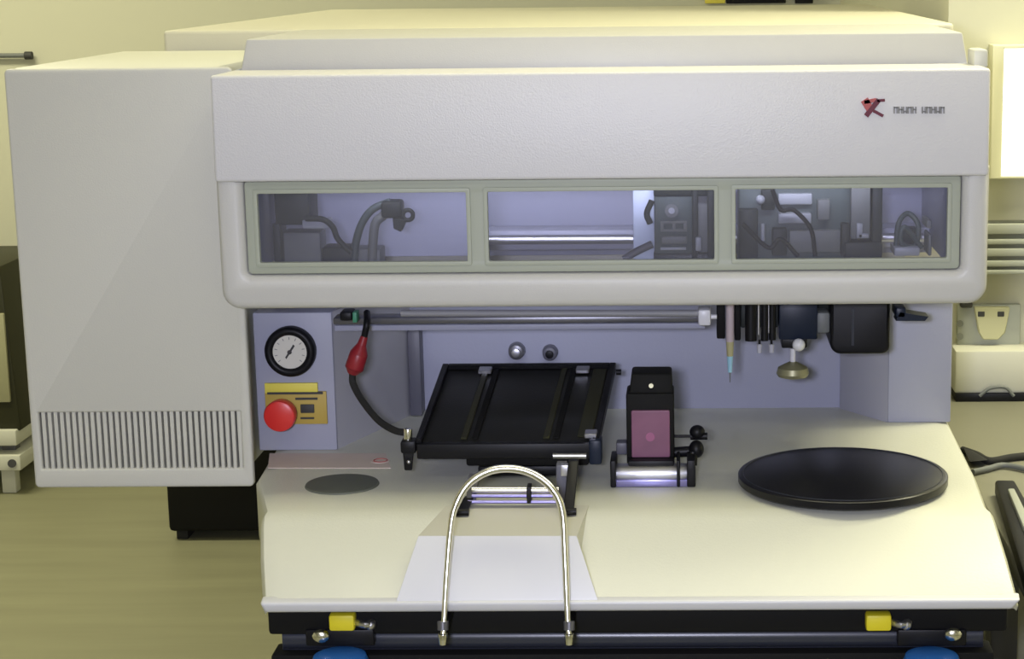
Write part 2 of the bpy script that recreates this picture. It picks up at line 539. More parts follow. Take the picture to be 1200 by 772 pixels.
# back panel and columns of the bay
YP = 2.60
z_top = W(700, 330, YP).z
bp = MB().plate([(W(480, 430, YP).x, ZD), (W(1010, 430, YP).x, ZD), (W(1010, 430, YP).x, z_top), (W(480, 430, YP).x, z_top)], [], YP, YP + .015)
bp.build('back_panel', 'lavender', mach)
YG = 2.377
gx0, gx1 = W(300, 450, YG).x, W(392, 450, YG).x
MB().box(gx0, gx1, YG, YP, ZD, z_top, .002).build('gauge_column', 'column', mach)
sx = W(479, 450, 2.57).x
MB().hexa([(gx1, YG + .006, z_top), (sx, 2.565, z_top), (sx, 2.60, z_top), (gx1, 2.60, z_top)],
          [(gx1, YG + .006, ZD), (sx, 2.565, ZD), (sx, 2.60, ZD), (gx1, 2.60, ZD)]).build('splayed_panel', 'lavender2', mach)
MB().pbox(479, 384, 493, 487, 2.56, .03, .001).build('corner_channel', 'trimdark', mach)
YC = 2.507
cx0, cx1 = W(1041, 440, YC).x, W(1115, 440, YC).x
MB().box(cx0, cx1, YC, YP, ZD, z_top, .002).build('right_column', 'column', mach)
vx = W(985, 440, 2.59).x
MB().hexa([(vx, 2.592, z_top), (cx0, YC + .002, z_top), (cx0, 2.60, z_top), (vx, 2.60, z_top)],
          [(vx, 2.592, ZD), (cx0, YC + .002, ZD), (cx0, 2.60, ZD), (vx, 2.60, ZD)]).build('splayed_panel', 'lavender2', mach)
for px, py, rr, mt in ((606, 410, .0125, 'rod'), (645, 412, .0115, 'trimdark')):
    c = W(px, py, YP)
    kn = MB().cyl((c.x, YP, c.z), (c.x, YP - .018, c.z), rr, rr * .85, bevel=.002).build('panel_knob', mt, mach)
    MB().cyl((c.x, YP - .018, c.z), (c.x, YP - .022, c.z), rr * .5, bevel=.001).build('knob_cap', 'steel' if mt == 'rod' else 'black', kn)

# gauge and emergency stop on the left column
c = W(342, 410, YG)
rg = (W(372, 410, YG).x - W(313, 410, YG).x) / 2
ga = MB().cyl((c.x, YG, c.z), (c.x, YG - .012, c.z), rg, bevel=.002, seg=40).torus((c.x, YG - .012, c.z), (0, 1, 0), rg - .0055, .0058, 44).build('pressure_gauge', 'black', mach)
MB().cyl((c.x, YG - .011, c.z), (c.x, YG - .0135, c.z), rg * .68, seg=40).build('dial', 'dial', ga)
nd = MB()
nd.hexa([(c.x - .006, YG - .0145, c.z - .007), (c.x - .0045, YG - .0145, c.z - .009), (c.x + .007, YG - .0145, c.z + .008), (c.x + .005, YG - .0145, c.z + .010)],
        [(c.x - .006, YG - .0137, c.z - .007), (c.x - .0045, YG - .0137, c.z - .009), (c.x + .007, YG - .0137, c.z + .008), (c.x + .005, YG - .0137, c.z + .010)])
nd.cyl((c.x, YG - .0135, c.z), (c.x, YG - .0155, c.z), .0028)
nd.build('needle', 'ink', ga)
tk = MB()
for k in range(11):
    a = R(-130 + 26 * k)
    u = Vector((math.sin(a), 0, math.cos(a)))
    p0 = Vector((c.x, YG - .0141, c.z)) + u * rg * .50
    p1 = Vector((c.x, YG - .0141, c.z)) + u * rg * .60
    tk.cyl(p0, p1, .0005, seg=5)
tk.build('dial_marks', 'inkgrey', ga)
es = MB().pbox(311, 459, 383, 497, YG - .004, .004, .0008).build('emergency_stop_plate', 'ochre', mach)
MB().pbox(310, 449, 372, 461, YG - .005, .005, .0008).build('yellow_strip', 'lime', es)['label'] = 'bright yellow strip along the top'
MB().pbox(313, 459.5, 378, 462, YG - .0062, .003).build('printed_line', 'ink', es)
MB().pbox(352, 474, 368, 484, YG - .0065, .003, .0008).pbox(346, 466, 372, 468.5, YG - .0055, .002).pbox(352, 489, 368, 491, YG - .0055, .002).build('printed_legend', 'ink', es)
c = W(329, 486, YG - .03)
MB().cyl((c.x, YG - .004, c.z), (c.x, YG - .022, c.z), .014).build('button_collar', 'ink', es)
MB().cyl((c.x, YG - .018, c.z), (c.x, YG - .042, c.z), .0195, .021, bevel=.005, seg=36).build('red_button', 'red', es)

# ---- hood
YF, YH = 2.15, 2.255
hx0, hx1 = W(255, 280, YF).x, W(1159, 280, YF).x
z_hb = W(710, 360, YF).z
z_mid = W(710, 209, YF).z
z_cv = W(700, 84, YF).z
# lower shell (hinged door) with the window opening
wx0, wx1 = W(286, 265, YF).x, W(1127, 265, YF).x
wz1, wz0 = W(706, 208, YF).z, W(706, 320, YF).z
sh = MB()
sh.plate(rrect(hx0, hx1, z_hb, z_mid + .01, (.022, .022, 0, 0)), [rrect(wx0, wx1, wz0, wz1 - .0, .006)], YF, YF + .03, .010)
bxl, bxr = hx0 + .001, hx1 - .001
sh.plate(rrect(hx0, hx1, z_hb, z_mid + .01, (.022, .022, 0, 0)), [rrect(hx0 + .008, hx1 - .008, z_hb + .008, z_mid + .002, (.016, .016, 0, 0))], YF + .018, YH, .001)
hood = sh.build('hood', 'paint', mach)
# upper cover, slightly wider and proud
ux0, ux1 = W(248, 145, YF - .006).x, W(1160, 145, YF - .006).x
cv = MB()
cv.hexa([(ux0, YF - .004, z_cv), (ux1, YF - .004, z_cv), (ux1, YH, z_cv), (ux0, YH, z_cv)],
        [(ux0, YF - .008, z_mid), (ux1, YF - .008, z_mid), (ux1, YH, z_mid), (ux0, YH, z_mid)], .004, 3)
cover = cv.build('upper_cover', 'cover', mach)
# window frame + panes
pane_px = [(303, 226, 547, 307), (572, 223.5, 837, 305), (862, 220.5, 1110, 303)]
holes = [prect(a, b, c_, d, YF + .008, .002) for a, b, c_, d in pane_px]
fo = rrect(wx0 + .001, wx1 - .001, wz0 + .001, wz1 - .001, .005)
fr_ = MB().plate(fo, holes, YF + .006, YF + .016, .0012).build('window_frame', 'frame', mach)
for a, b, c_, d in pane_px:
    MB().pbox(a - 3, b - 3, c_ + 3, d + 3, YF + .0185, .0025).build('pane', 'pane', fr_)
# raised bead around the three lights
bd = MB()
for a, b, c_, d in pane_px:
    o_ = prect(a - 5, b - 5, c_ + 5, d + 5, YF + .005, .003); i_ = prect(a, b, c_, d, YF + .005, .002)
    bd.plate(o_, [i_], YF + .0035, YF + .007, .0006)
bd.build('bead', 'frame', fr_)
# inner body behind the door: top, back and right end, open below for the gantry
ix0 = W(296, 250, YH).x - .0085
ix1 = hx1 - .012
z_it = z_mid + .03
MB().box(ix0, ix1, 2.585, 2.60, z_hb - .005, z_cv, .001).build('inner_back', 'lavender', mach)
MB().box(ix0 - .006, ix0, YH + .001, 2.60, z_hb + .02, z_cv, .001).build('inner_side', 'column', mach)
MB().box(ix1 - .012, ix1, YH + .001, 2.60, z_hb + .02, z_cv, .001).build('inner_side', 'column', mach)
lb = MB().box(ix0 + .05, ix1 - .05, 2.272, 2.292, z_mid + .028, z_mid + .040, .002).build('added_light_bar', 'white', mach)  # added bar, out of sight, to carry the fill light in the hood
lo = area('added_fill_lamp', (ix0 / 2 + ix1 / 2, 2.29, z_mid + .025), 0.75, 0.015, 1.1, (0.86, 0.88, 1.0), (ix0 / 2 + ix1 / 2, 2.56, z_mid - .05))  # added fill that brightens the parts behind the three panes
lo.data.spread = R(100)
# second tier and top
YT = 2.262
tx0, tx1 = W(273, 60, YT).x + .0075, W(1134, 60, YT).x
z_t2 = W(700, 42, YT).z
t2 = MB()
t2.hexa([(tx0 + .008, YT + .004, z_t2), (tx1 - .006, YT + .004, z_t2), (tx1 - .006, 2.60, z_t2), (tx0 + .008, 2.60, z_t2)],
        [(tx0 - .006, YT, z_cv - .03), (tx1 + .006, YT, z_cv - .03), (tx1 + .006, 2.60, z_cv - .03), (tx0 - .006, 2.60, z_cv - .03)], .003, 2)
t2.build('top_tier', 'paint', mach)
# hinge block at the right end of the tier
MB().pbox(1141, 58, 1158, 80, YF + .06, .05, .003).build('hinge_block', 'cream', mach)
# rear housing
YR = 2.75
rx0, rx1 = W(190, 30, YR).x, W(1118, 30, YR).x
z_r = W(600, 32, YR).z
rb = G(600, 9, z_r).y
MB().hexa([(rx0, YR, z_r), (rx1, YR, z_r), (rx1 + .0, rb, z_r), (rx0, rb, z_r)],
          [(rx0, YR, z_lip), (rx1, YR, z_lip), (rx1, rb, z_lip), (rx0, rb, z_lip)], .006, 3).build('rear_housing', 'house', mach)
MB().box(W(420, 500, YP).x, W(1060, 500, YP).x, YP + .016, YR + .005, z_lip + .02, z_r - .06, .002).build('rear_link', 'house', mach)

# badge on the cover: red mark and grey lettering (illegible in the photograph)
YL = YF - .0085
def stroke(p0, p1, wd, Y=YL):
    a, b = W(p0[0], p0[1], Y), W(p1[0], p1[1], Y)
    d = (b - a).normalized()
    n = Vector((-d.z, 0, d.x)) * wd / 2
    f = Vector((0, .003, 0))
    return [a + n, b + n, b - n, a - n], [a + n + f, b + n + f, b - n + f, a - n + f]
lg = MB(); lg.hexa(*stroke((1013, 117), (1021, 130), .009)).hexa(*stroke((1013, 120), (1027, 117), .004))
bg = lg.build('badge_mark', 'inkred', cover)
lw = MB(); lw.hexa(*stroke((1015, 136), (1030, 117), .0055, YL - .0005)).hexa(*stroke((1028, 118), (1037, 117.5), .003, YL - .0005)).hexa(*stroke((1024, 130), (1035, 136), .0035, YL - .0005))
lw.build('badge_mark', 'inkwine', cover)['label'] = 'dark wine stroke of the badge mark'
tx = MB()
xs = [1048, 1053.5, 1059, 1064.5, 1070, 1081, 1086.5, 1092, 1097.5, 1103]
for i, x in enumerate(xs):
    tx.hexa(*stroke((x, 125), (x, 133), .0016))
    tx.hexa(*stroke((x, 126 + (i % 3) * 2.4), (x + 3.6, 126 + (i % 3) * 2.4), .0016))
    tx.hexa(*stroke((x + 3.4, 125), (x + 3.4, 133), .0014))
tx.build('badge_lettering', 'inkgrey', cover)

# under the hood: rail and pale cable shelf, fixed to the machine
YRa = 2.33
MB().pbox(392, 380, 826, 386.5, YRa + .05, .06, .001).build('cable_shelf', 'column', mach)
MB().pbox(390, 371, 824, 379, YRa, .03, .002).build('guide_rail', 'rod', mach)
MB().cyl(W(470, 367, YRa - .01), W(822, 367, YRa - .01), .0045).build('guide_rod', mat('dull_rod', (0.28, 0.28, 0.30), 0.5), mach)
MB().pbox(818, 363, 833, 382, YRa - .02, .03, .003).cyl(W(833, 371, YRa - .01), W(840, 371, YRa - .01), .003).build('rail_end', 'silver', mach)
MB().pbox(1050, 361, 1062, 373, YRa, .05, .002).hexa(
    [W(1055, 366, YRa), W(1088, 371, YRa), W(1084, 376, YRa), W(1050, 376, YRa)],
    [v + Vector((0, .03, 0)) for v in (W(1055, 366, YRa), W(1088, 371, YRa), W(1084, 376, YRa), W(1050, 376, YRa))]).build('rail_bracket', 'navy', mach)
MB().pbox(398, 366, 412, 376, YRa - .03, .03, .002).build('connector', 'black', mach)
MB().pbox(413, 366, 418, 378, YRa - .03, .02, .001).build('green_wire', mat('green_wire', (0.05, 0.25, 0.15), .5), mach)
# gantry beam inside the hood
MB().pbox(562, 268, 1120, 292, 2.50, .05, .004).build('gantry_beam', 'column', mach)
MB().cyl(W(562, 281, 2.487), W(1120, 278, 2.487), .0065, seg=20).build('beam_rail', 'steel', mach)

# ------------------------------------------------------------------ side cabinet
YK = 2.262
kx0, kx1 = W(22, 320, YK).x, W(290, 320, YK).x - .006
kz0, kz1 = W(170, 571, YK).z, W(130, 80, YK).z
kt = 2.735
cab = thing('side_cabinet', 'tall pale grey cabinet with a vent grille, left of the hood', 'cabinet', ((kx0 + kx1) / 2, 2.5, kz0))
vx0, vx1 = W(47, 516, YK).x, W(283, 516, YK).x
vz0, vz1 = W(165, 549, YK).z, W(165, 483, YK).z
MB().plate(rrect(kx0, kx1, kz0, kz1, .006), [rrect(vx0, vx1, vz0, vz1, .001)], YK, YK + .012, .003).build('front_cover', 'cabinet', cab)
MB().box(kx0 + .003, kx1 - .024, YK + .026, kt, kz0 + .002, kz1, .003).build('body', 'cream', cab)
MB().box(kx0 + .004, kx1 - .010, YK + .012, YK + .027, kz0 + .003, kz1 - .001).build('vent_backing', mat('vent_dark', (0.10, 0.10, 0.095), .7), cab)
n = 33
pitch = (vx1 - vx0) / n
s = MB().box(vx0 + pitch * .36, vx0 + pitch * 1.0, YK + .002, YK + .011, vz0 - .002, vz1 + .002, .0008, 1).build('vent_slat', 'cabinet', cab)
for k in range(1, n):
    o = s.copy(); C.objects.link(o); o.location = (pitch * k, 0, 0)

# ------------------------------------------------------------------ turntable
p0, p1 = G(865, 556, ZD + .014), G(1111, 556, ZD + .014)
rt = (p1 - p0).length / 2
cy = (G(988, 525, ZD + .014).y + G(988, 588, ZD + .014).y) / 2
cxx = (p0.x + p1.x) / 2
tt = thing('turntable', 'glossy black round turntable on the right of the deck', 'turntable', (cxx, cy, ZD))
MB().lathe((cxx, cy, ZD), [(.05, .0004), (.05, .005)], 32).build('hub', 'black', tt)
MB().lathe((cxx, cy, ZD + .003), [(rt * .94, 0), (rt - .002, .001), (rt, .003), (rt, .0105), (rt - .001, .0115), (rt - .003, .012), (.002, .012)], 96).build('disc', 'gloss', tt)
MB().torus((cxx, cy, ZD + .0152), (0, 0, 1), rt * .95, .0005, 96, 6).build('groove_ring', 'charcoal', tt)

# ------------------------------------------------------------------ work tray on its mount
YA, YE = 2.45, 2.20
tl, trr = W(519, 430, YA), W(722, 430, YA)
bl, br = W(487, 519, YE), W(702, 519, YE)
zt_ = (tl.z + trr.z) / 2; zb_ = (bl.z + br.z) / 2
tl.z = trr.z = zt_; bl.z = br.z = zb_
nrm = (trr - tl).cross(bl - tl).normalized()
if nrm.z < 0: nrm = -nrm
tray = thing('work_tray', 'black channelled tray plate on struts in the middle of the deck', 'tray', ((bl.x + br.x) / 2, 2.25, ZD))
th = .008
MB().hexa([bl, br, trr, tl], [v - nrm * th for v in (bl, br, trr, tl)], .003, 2).build('tray_plate', 'anod', tray)
def tp(u, v, h=0):
    a = bl.lerp(br, u); b = tl.lerp(trr, u)
    return a.lerp(b, v) + nrm * h
def tslab(u0, u1, v0, v1, h0, h1, bev=.0008):
    return MB().hexa([tp(u0, v0, h1), tp(u1, v0, h1), tp(u1, v1, h1), tp(u0, v1, h1)], [tp(u0, v0, h0), tp(u1, v0, h0), tp(u1, v1, h0), tp(u0, v1, h0)], bev, 1)
tslab(.0, .035, .0, 1, 0, .006).build('edge_rail', 'black', tray)
tslab(.965, 1, .0, 1, 0, .006).build('edge_rail', 'black', tray)
tslab(.035, .965, .965, 1, 0, .006).build('edge_rail', 'black', tray)
for u, mt in ((.24, 'olive'), (.30, 'matte'), (.69, 'olive'), (.745, 'matte')):
    tslab(u, u + .035, .04, .96, 0, .003).build('channel_rail', mt, tray)
tslab(.875, .955, .06, .95, 0, .002).build('side_strip', 'olive', tray)['label'] = 'dark olive strip along the right edge'
for u in (.22, .78):
    tslab(u, u + .075, .88, .945, .002, .007).build('clip', 'steel', tray)
tslab(.92, .985, .01, .07, .004, .010).build('clip', 'steel', tray)
fv = Vector((0, .012, 0))
MB().box(bl.x + .002, br.x - .002, YE - .008, YE + .006, zb_ - .018, zb_ + .001, .002).build('front_bar', 'black', tray)
# bracket under the plate
MB().pbox(546, 527, 690, 546, YE + .02, .10, .003).build('mount_bracket', 'matte', tray)
MB().pbox(560, 546, 662, 558, YE + .03, .06, .003).build('mount_block', 'black', tray)
MB().pbox(690, 516, 705, 545, YE - .01, .03, .003).build('end_bracket', 'navy', tray)
MB().cyl(W(648, 534, YE - .012), W(687, 534, YE - .012), .0035).build('pivot_pin', 'steel', tray)
YLg = 2.06
for (a0, a1) in (((549, 584), (540, 616)), ((672, 540), (666, 614))):
    f0, f1 = W(*a0, YLg + .045), W(*a1, YLg)
    f1.z = max(f1.z, ZD + .0050)
    u = Vector((.006, 0, 0)); vv = Vector((0, .012, 0))
    MB().hexa([f0 - u, f0 + u, f0 + u + vv, f0 - u + vv], [f1 - u, f1 + u, f1 + u + vv, f1 - u + vv], .001, 1).cyl(f1 + Vector((-.009, .006, .002)), f1 + Vector((.009, .006, .002)), .0042).build('strut', 'black', tray)
MB().cyl(W(553, 574, YLg + .05), W(655, 574, YLg + .05), .0042).build('cross_bar', 'chrome', tray)
MB().cyl(W(553, 581, YLg + .045), W(655, 581, YLg + .045), .0022).build('cross_bar', 'violet', tray)['label'] = 'thin violet bar'
MB().cyl(W(548, 588, YLg + .04), W(658, 588, YLg + .04), .0022).build('cross_bar', 'violet', tray)['label'] = 'thin violet bar'
MB().pbox(617, 571, 622, 590, YLg + .035, .02, .001).build('bar_clamp', 'black', tray)
MB().hexa([W(548, 560, YLg + .06), W(560, 560, YLg + .06), W(556, 590, YLg + .045), W(546, 590, YLg + .045)],
          [v + Vector((0, .02, 0)) for v in (W(548, 560, YLg + .06), W(560, 560, YLg + .06), W(556, 590, YLg + .045), W(546, 590, YLg + .045))]).build('side_link', 'trimdark', tray)
MB().pbox(652, 545, 664, 592, YLg + .05, .02, .001).build('side_link', 'trimdark', tray)
MB().pbox(657, 545, 668, 558, YLg + .045, .01, .001).build('link_plate', 'steel', tray)
MB().cyl(W(722, 436, YA - .01), W(728, 436, YA - .01), .004).build('screw', 'black', tray)

# ------------------------------------------------------------------ cartridge fixture with a pink window
YX = 2.20
b0 = G(765, 572, ZD)
YX = b0.y
fx = thing('cartridge_fixture', 'upright black cartridge fixture with a pink window and chrome base', 'fixture', (b0.x, YX + .03, ZD))
YBd = YX + .03
MB().pbox(734, 461, 790, 545, YBd, .05, .003).build('housing', 'matte', fx)
MB().hexa([W(740, 437, YBd + .01), W(787, 437, YBd + .01), W(787, 437, YBd + .01) + Vector((0, .04, 0)), W(740, 437, YBd + .01) + Vector((0, .04, 0))],
          [W(737, 464, YBd + .004), W(788, 464, YBd + .004), W(788, 464, YBd + .004) + Vector((0, .046, 0)), W(737, 464, YBd + .004) + Vector((0, .046, 0))], .003).build('cap', 'matte', fx)
MB().cyl(W(763, 452, YBd + .012), W(763, 452, YBd + .0), .0028).build('cap_screw', 'brass', fx)
pw = MB().plate(prect(740, 481, 785, 536, YBd - .004, .002), [], YBd - .004, YBd + .001, .001).build('pink_window', 'pink', fx)
MB().cyl(W(762, 512, YBd - .004), W(762, 512, YBd - .0055), .0055).build('window_spot', 'pinkd', pw)
for px0, px1 in ((715, 722), (793, 797), (805, 815)):
    a, b = W(px0, 555, YX).x, W(px1, 555, YX).x
    MB().box(a, b, YX, YX + .05, ZD + .001, W(765, 540, YX).z, .0015).build('base_upright', 'black', fx)
a, b = W(720, 560, YX).x, W(806, 560, YX).x
zc_ = W(765, 556, YX + .02).z
zc_ = max(zc_, ZD + .013)
MB().cyl((a, YX + .018, ZD + .0135), (b, YX + .018, ZD + .0135), .0125, bevel=.002, seg=32).build('chrome_roller', 'steel', fx)
MB().box(a, b, YX + .004, YX + .045, ZD + .0005, ZD + .009, .001).build('base_plate', 'violet', fx)
MB().pbox(736, 540, 790, 551, YX + .012, .04, .002).build('cradle', 'black', fx)
MB().cyl(W(788, 511, YBd + .02), W(812, 511, YBd + .02), .0018).build('side_rod', 'black', fx)
MB().cyl(W(809, 511, YBd + .02), W(829, 511, YBd + .02), .0045).ball(W(817, 506, YBd + .02), .0095, (1, 1, .9)).build('adjusting_knob', 'black', fx)
MB().ball(W(816, 526, YBd + .015), .011, (.85, 1, 1)).cyl(W(790, 530, YBd + .02), W(816, 528, YBd + .02), .0065).cyl(W(812, 530, YBd + .01), W(811, 545, YBd + .005), .006).build('side_arm', 'black', fx)
MB().pbox(722, 519, 735, 533, YBd + .01, .02, .002).build('left_lug', 'trimdark', fx)

# ------------------------------------------------------------------ tool carriage hanging through the hood
YT_ = 2.34
tc = W(940, 360, YT_)
tool = thing('tool_carriage', 'black dispensing head with needles and white ball hanging under the hood', 'tool head', (tc.x, YT_ + .05, W(940, 412, YT_).z))
def tb(name, mt, *boxes, bev=.002, dep=.03, Y=YT_):
    m_ = MB()
    for q in boxes: m_.pbox(*q, Y, dep, bev)
    return m_.build(name, mt, tool)
tb('needle_holder', 'matte', (840, 355, 850, 397), (861, 355, 868, 399), bev=.0015)
c0 = W(855.5, 355, YT_ - .004)
def vc(px, y0, y1, r0, r1=None, name='', mt='black', Y=YT_ - .004):
    return MB().cyl(W(px, y0, Y), W(px, y1, Y), r0, r1, seg=16).build(name, mt, tool)
vc(855.5, 352, 400, .0052, name='syringe', mt='tubepink')
vc(855.5, 400, 417, .0050, .0042, name='syringe_collar', mt='amber')
vc(855.5, 417, 436, .0040, .0026, name='needle_hub', mt='cyan')
vc(855.5, 436, 448, .0012, .0006, name='needle_tip', mt='modgrey')
vc(880, 352, 399, .0075, name='valve', mt='black')
vc(896, 352, 399, .0048, name='valve', mt='black')
vc(905, 352, 398, .0045, name='valve', mt='black')
tb('valve_block', 'moddark', (868, 355, 912, 384), dep=.04, Y=YT_ + .006)
vc(889, 352, 392, .0018, name='valve_rod', mt='steel')
vc(901, 352, 390, .0016, name='valve_rod', mt='steel')
vc(890, 403, 413, .0035, .0028, name='valve_nozzle', mt='lavender2')
vc(904, 403, 413, .0035, .0028, name='valve_nozzle', mt='lavender2')
vc(890, 398, 404, .0016, name='nozzle_stem', mt='black')
vc(904, 398, 404, .0016, name='nozzle_stem', mt='black')
tb('camera_block', 'navy', (913, 352, 958, 398), dep=.05)
tb('lens_mount', 'black', (916, 395, 946, 408), dep=.04, Y=YT_ + .004)
MB().ball(W(936, 404, YT_ - .006), .0082).build('white_ball', 'white', tool)
vc(929, 408, 424, .0035, name='cup_stem', mt='silver', Y=YT_ + .01)
c = W(929, 436, YT_ + .01)
MB().lathe(c, [(.004, .014), (.012, .010), (.019, .006), (.021, -.001), (.019, -.005), (.008, -.008)], 32).build('brass_cup', 'brass', tool)
MB().pbox(957, 366, 973, 391, YT_ + .004, .03, .004).build('side_motor', 'modgrey', tool)
hs = prect(973, 345, 1043, 415, YT_, .0)
x0_, z0_, x1_, z1_ = hs[0][0], hs[0][1], hs[2][0], hs[2][1]
MB().plate(rrect(x0_, x1_, z0_, z1_, (.014, .010, .002, .002)), [], YT_, YT_ + .09, .004).build('motor_housing', 'black', tool)
MB().pbox(998, 362, 1001, 405, YT_ - .001, .002).build('housing_seam', 'charcoal', tool)
# upper part seen through the right pane
YI = 2.37
def ib(name, mt, boxes, Y=YI, dep=.05, bev=.002, parent=None):
    m_ = MB()
    for q in boxes: m_.pbox(*q, Y, dep, bev)
    return m_.build(name, mt, parent or tool)
ib('carriage_body', 'modgreen', [(866, 214, 998, 320)], Y=YI + .012, dep=.09)
ib('carriage_link', 'moddark', [(880, 318, 1035, 362)], Y=YI, dep=.08)
ib('left_bracket', 'moddark', [(866, 245, 888, 305)], Y=YI)
ib('round_boss', 'moddark', [(892, 222, 908, 246)], Y=YI + .002)
ib('pale_plate', 'modpale', [(912, 227, 952, 240)], Y=YI + .004, dep=.01)
ib('pale_plate', 'modpale', [(912, 250, 951, 262)], Y=YI, dep=.014)
ib('pale_plate', 'modgrey', [(958, 234, 973, 258)], Y=YI, dep=.014)
ib('drive_block', 'modgrey', [(925, 270, 985, 296)], Y=YI + .0, dep=.03)
ib('clamp_row', 'moddark', [(905, 268, 922, 300), (986, 262, 996, 300)], Y=YI - .004, dep=.03)
ib('metal_column', 'modgrey', [(997, 216, 1020, 280)], Y=YI - .004, dep=.04)
ib('bright_foot', 'modpale', [(1004, 262, 1011, 279), (1006, 274, 1018, 279)], Y=YI - .009, dep=.01, bev=.001)
ib('end_column', 'moddark', [(1022, 214, 1034, 300)], Y=YI - .004, dep=.06)
ib('lower_cover', 'moddark', [(990, 284, 1034, 304)], Y=YI - .008, dep=.05)
MB().cyl(W(894, 262, YI - .006), W(894, 282, YI - .006), .0028).build('small_cylinder', 'modpale', tool)
MB().ball(W(891, 234, YI - .002), .006).build('screw', 'modpale', tool)
for pts in ([(905, 222), (915, 246), (930, 246), (950, 268), (955, 300)], [(870, 262), (900, 290), (915, 280), (935, 300)]):
    MB().tube([W(a_, b_, YI - .012) for a_, b_ in pts], .0028).build('cable', 'black', tool)

# module behind the middle pane
YM = 2.36
mod = thing('camera_module', 'dark grey-green module behind the middle hood pane', 'module', W(795, 300, YM))
def mbx(name, mt, boxes, Y=YM, dep=.04, bev=.0015): return ib(name, mt, boxes, Y, dep, bev, mod)
mbx('body', 'modgreen', [(767, 217, 812, 306)])
mbx('dark_top', 'moddark', [(766, 219, 836, 230)], Y=YM - .002, dep=.05)
mbx('right_column', 'moddark', [(811, 219, 818, 305), (829, 219, 837, 305)], Y=YM - .006)
mbx('back_plate', 'modgrey', [(816, 225, 832, 300)], Y=YM + .01)
kb = MB().cyl(W(787, 247, YM), W(787, 247, YM - .008), .0085).build('knob', 'modgrey', mod)
MB().cyl(W(787, 247, YM - .008), W(787, 247, YM - .011), .004).build('knob_cap', 'modpale', kb)
mbx('frame_bar', 'modgrey', [(774, 259, 805, 262), (774, 269, 805, 271.5), (774, 262, 778, 270), (788, 262, 792, 270), (801, 262, 805, 270)], Y=YM - .004, dep=.005, bev=.0004)
mbx('face_plate', 'modgrey', [(775, 277, 805, 286)], Y=YM - .003, dep=.005)
mbx('pale_strip', 'modpale', [(774, 290, 804, 293)], Y=YM - .004, dep=.006, bev=.0004)
mbx('foot', 'moddark', [(766, 297, 838, 310)], Y=YM - .002, dep=.05)
mbx('white_valve', 'modpale', [(815, 278, 822, 294)], Y=YM - .01, dep=.01)
MB().tube([W(731, 304, YM - .005), W(745, 295, YM - .005), W(764, 286, YM - .005)], .0048).build('arm', 'trimdark', mod)
mbx('mount_plate', 'ice', [(742, 216, 767, 312)], Y=YM + .025, dep=.012)
MB().tube([W(764, 235, YM - .002), W(758, 250, YM - .002), W(762, 262, YM - .002)], .004).build('cable', 'moddark', mod)
mbx('hanger', 'moddark', [(775, 190, 825, 220)], Y=YM + .01, dep=.03)

# gripper arm and dark box behind the left pane
YV = 2.37
gr = thing('gripper_arm', 'dark curled gripper arm behind the left hood pane', 'gripper', W(440, 306, YV))
MB().tube([W(415, 306, YV), W(417, 285, YV), W(424, 262, YV), W(437, 245, YV), W(458, 236, YV)], .0050).build('arm', 'modgreen', gr)
MB().tube([W(436, 306, YV), W(437, 285, YV), W(440, 262, YV), W(450, 252, YV)], .0060).build('arm', 'modgrey', gr)
MB().pbox(446, 236, 470, 256, YV - .012, .03, .004).build('wrist', 'moddark', gr)
MB().torus(W(478, 252, YV - .006), (0, 1, 0), .0065, .0028, 24, 8).build('ring', 'moddark', gr)
MB().hexa([W(460, 255, YV - .01), W(476, 258, YV - .01), W(470, 272, YV - .01), W(461, 268, YV - .01)],
          [v + Vector((0, .015, 0)) for v in (W(460, 255, YV - .01), W(476, 258, YV - .01), W(470, 272, YV - .01), W(461, 268, YV - .01))], .001, 1).build('finger', 'moddark', gr)
MB().pbox(410, 292, 446, 320, YV + .004, .04, .002).build('base', 'modgrey', gr)
db = thing('drive_box', 'dark square box with a cable behind the left hood pane', 'box', W(345, 306, YV))
MB().pbox(321, 214, 362, 264, YV, .06, .004).build('body', 'moddark', db)
MB().pbox(320, 262, 329, 312, YV, .04, .002).build('leg', 'moddark', db)
MB().pbox(354, 258, 385, 268, YV - .004, .03, .002).build('pale_arm', 'modpale', db)
MB().tube([W(358, 256, YV - .006), W(378, 257, YV - .006), (W(390, 266, YV - .006)), W(396, 280, YV - .006), W(412, 296, YV - .006)], .0038).build('cable', 'moddark', db)
MB().pbox(377, 290, 415, 312, YV - .004, .04, .003).build('plug', 'moddark', db)
MB().pbox(330, 272, 376, 310, YV + .02, .04, .003).build('back_plate', 'modgrey', db)

ca = thing('cable_coil', 'dark coiled cable loops behind the right end pane', 'cable', W(1066, 296, 2.42))
MB().tube([W(1050, 290, 2.42), W(1053, 262, 2.42), (W(1064, 250, 2.43)), W(1076, 264, 2.42), W(1072, 288, 2.42), W(1056, 284, 2.41), W(1060, 266, 2.41), W(1080, 290, 2.42)], .0035).build('loop', 'modgreen', ca)
MB().pbox(1052, 268, 1076, 288, 2.425, .03, .003).build('connector', 'moddark', ca)
MB().pbox(1048, 290, 1078, 300, 2.40, .05, .002).build('tray', 'modpale', ca)
MB().pbox(1086, 258, 1092, 268, 2.40, .05, .002).pbox(1088, 275, 1092, 300, 2.41, .05, .002).build('bracket', 'modgrey', ca)

